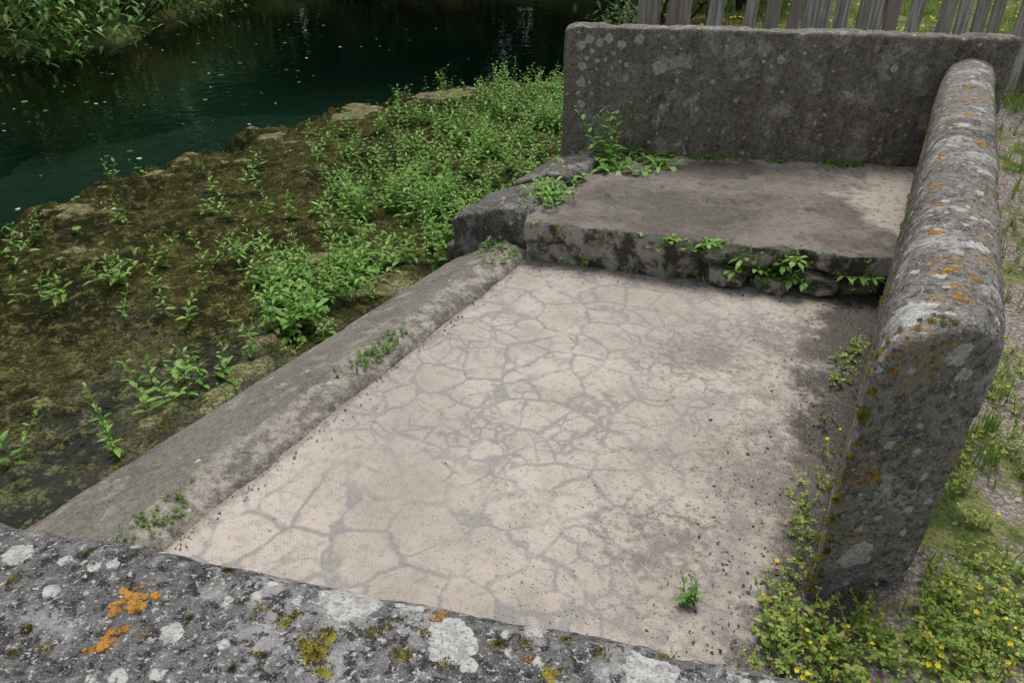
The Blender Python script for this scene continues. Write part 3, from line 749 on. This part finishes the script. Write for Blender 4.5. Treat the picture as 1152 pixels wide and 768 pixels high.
def tree(x,y,h,cr,leaves=3400,ls=.17,low=.2):
    acc=Acc(); z0=gz(x,y)-.1; b0=V(x,y,z0); tp=b0+V(R.uniform(-.5,.5),R.uniform(-.5,.5),h*.8)
    limb(acc,b0,tp,.2,.05,0); cl=[]
    for i in range(11):
        t=R.uniform(.18,.95); p=b0.lerp(tp,t); a=R.uniform(0,6.28); L=cr*R.uniform(.6,1.)*(1.15-.5*t)
        q=p+V(math.cos(a)*L,math.sin(a)*L,L*R.uniform(.1,.6)); limb(acc,p,q,.07,.015,0); cl.append(q); cl.append(p.lerp(q,.6)+V(0,0,.2))
    for i in range(24):
        a=R.uniform(0,6.28); u=R.uniform(low,1); rr=cr*math.sin(min(3.0,u*2.6+.3))*R.uniform(.5,1)
        cl.append(b0+V(math.cos(a)*rr,math.sin(a)*rr,h*u))
    for i in range(leaves):
        c=R.choice(cl); s_=cr*.26
        qleaf(acc,c+V(R.gauss(0,s_),R.gauss(0,s_),R.gauss(0,s_*.7)),ls*R.uniform(.6,1.2),1)
    acc.build('broadleaf_tree',[M_bark,M_tree])
for a in ((-8.5,17.5,9,3.2),(-3.8,18.2,10,3.4),(.8,18.,9,3.2),(5,15.5,8,3.),(-13,14,9,3.4),(-9,12.5,7,2.6),(-13.8,7.5,9,3.2),(-14.5,2.5,9,3.2)): tree(*a)
def shrub(name,cx,cy,rx,ry,h,n,ls,mat=M_bank,hang=.0):
    acc=Acc(); cl=[]
    for i in range(16):
        a=R.uniform(0,6.28); r=math.sqrt(R.random()); x=cx+math.cos(a)*rx*r; y=cy+math.sin(a)*ry*r
        g=max(gz(x,y),-.1); q=V(x,y,g+h*R.uniform(.25,1)*(1.1-.5*r)); cl.append(q)
        b0=V(cx+math.cos(a)*rx*.3*r,cy+math.sin(a)*ry*.3*r,gz(cx,cy)-.05); limb(acc,b0,q,.018,.005,0)
    for i in range(n):
        c=R.choice(cl); p=c+V(R.gauss(0,rx*.2),R.gauss(0,ry*.2),R.gauss(0,h*.17)-hang*R.random())
        if p.z<-.12: p.z=-.12+R.random()*.2
        leaf(acc,p,V(R.gauss(0,1),R.gauss(0,1),R.gauss(-.1,.5)),ls*R.uniform(.6,1.3),ls*.4,.3,.2,1)
    return acc.build(name,[M_bark,mat])
shrub('bank_shrub',-6.0,10.0,1.1,.9,1.3,3200,.12)
shrub('bank_shrub',-5.5,11.6,.8,1.2,1.1,2600,.12)
shrub('bank_shrub',-5.3,14.4,1.0,1.6,1.2,2400,.13)
shrub('bank_shrub',-8.2,9.7,1.4,.9,1.7,2400,.13)
shrub('bank_shrub',-2.2,16.1,2.2,.7,1.2,2400,.14,M_tree,.3)
shrub('bank_shrub',1.3,15.6,2.0,.8,1.4,2400,.14,M_tree,.3)
shrub('bank_shrub',1.6,9.2,.8,1.,1.5,2400,.10,M_tree)
shrub('bank_shrub',2.6,9.8,.9,1.,1.6,2400,.10,M_bank)
shrub('bank_shrub',1.0,7.9,.4,.7,.8,1500,.07,M_tree)
dt=Acc()
for i in range(11000):
    a=R.uniform(-.2,3.6); rr=R.uniform(21,28); x=math.cos(a)*rr*1.1-3; y=math.sin(a)*rr+1
    top_=10.5+3*noise.noise(V(x*.2,y*.2,0)); qleaf(dt,V(x,y,R.uniform(0,1)*top_),R.uniform(.6,1.1))
dt.build('reflection_darkening_foliage',M_tree)  # unseen leaf mass behind the trees, added to darken the pond reflections

# ------------------------------------------------------------ camera, light
cam=bpy.data.cameras.new('camera'); co=bpy.data.objects.new('camera',cam); sc.collection.objects.link(co)
co.location=(0,0,1.6); co.rotation_euler=(math.radians(90-30.9),0,0); cam.sensor_width=36; cam.lens=850/1152*36; cam.clip_start=.05; cam.clip_end=500
sc.camera=co
w=bpy.data.worlds.new('World'); sc.world=w; w.use_nodes=True; nt=w.node_tree
bg=nt.nodes['Background']; sky=nt.nodes.new('ShaderNodeTexSky'); sky.sky_type='NISHITA'; sky.sun_disc=False
sdir=V(.10,.32,.95).normalized(); el=math.asin(sdir.z); az=math.atan2(sdir.x,sdir.y)
sky.sun_elevation=el; sky.sun_rotation=az; sky.air_density=1.; sky.dust_density=3.
hs=nt.nodes.new('ShaderNodeHueSaturation'); hs.inputs['Saturation'].default_value=.45
nt.links.new(sky.outputs[0],hs.inputs['Color']); nt.links.new(hs.outputs[0],bg.inputs[0]); bg.inputs[1].default_value=.15
sl=bpy.data.lights.new('sun','SUN'); so=bpy.data.objects.new('sun',sl); sc.collection.objects.link(so)
sl.energy=1.9; sl.angle=math.radians(25); sl.color=(1,.98,.95)
so.rotation_euler=sdir.to_track_quat('Z','Y').to_euler()
sc.view_settings.view_transform='Standard'; sc.view_settings.look='None'; sc.view_settings.exposure=0
print('plants',cnt)
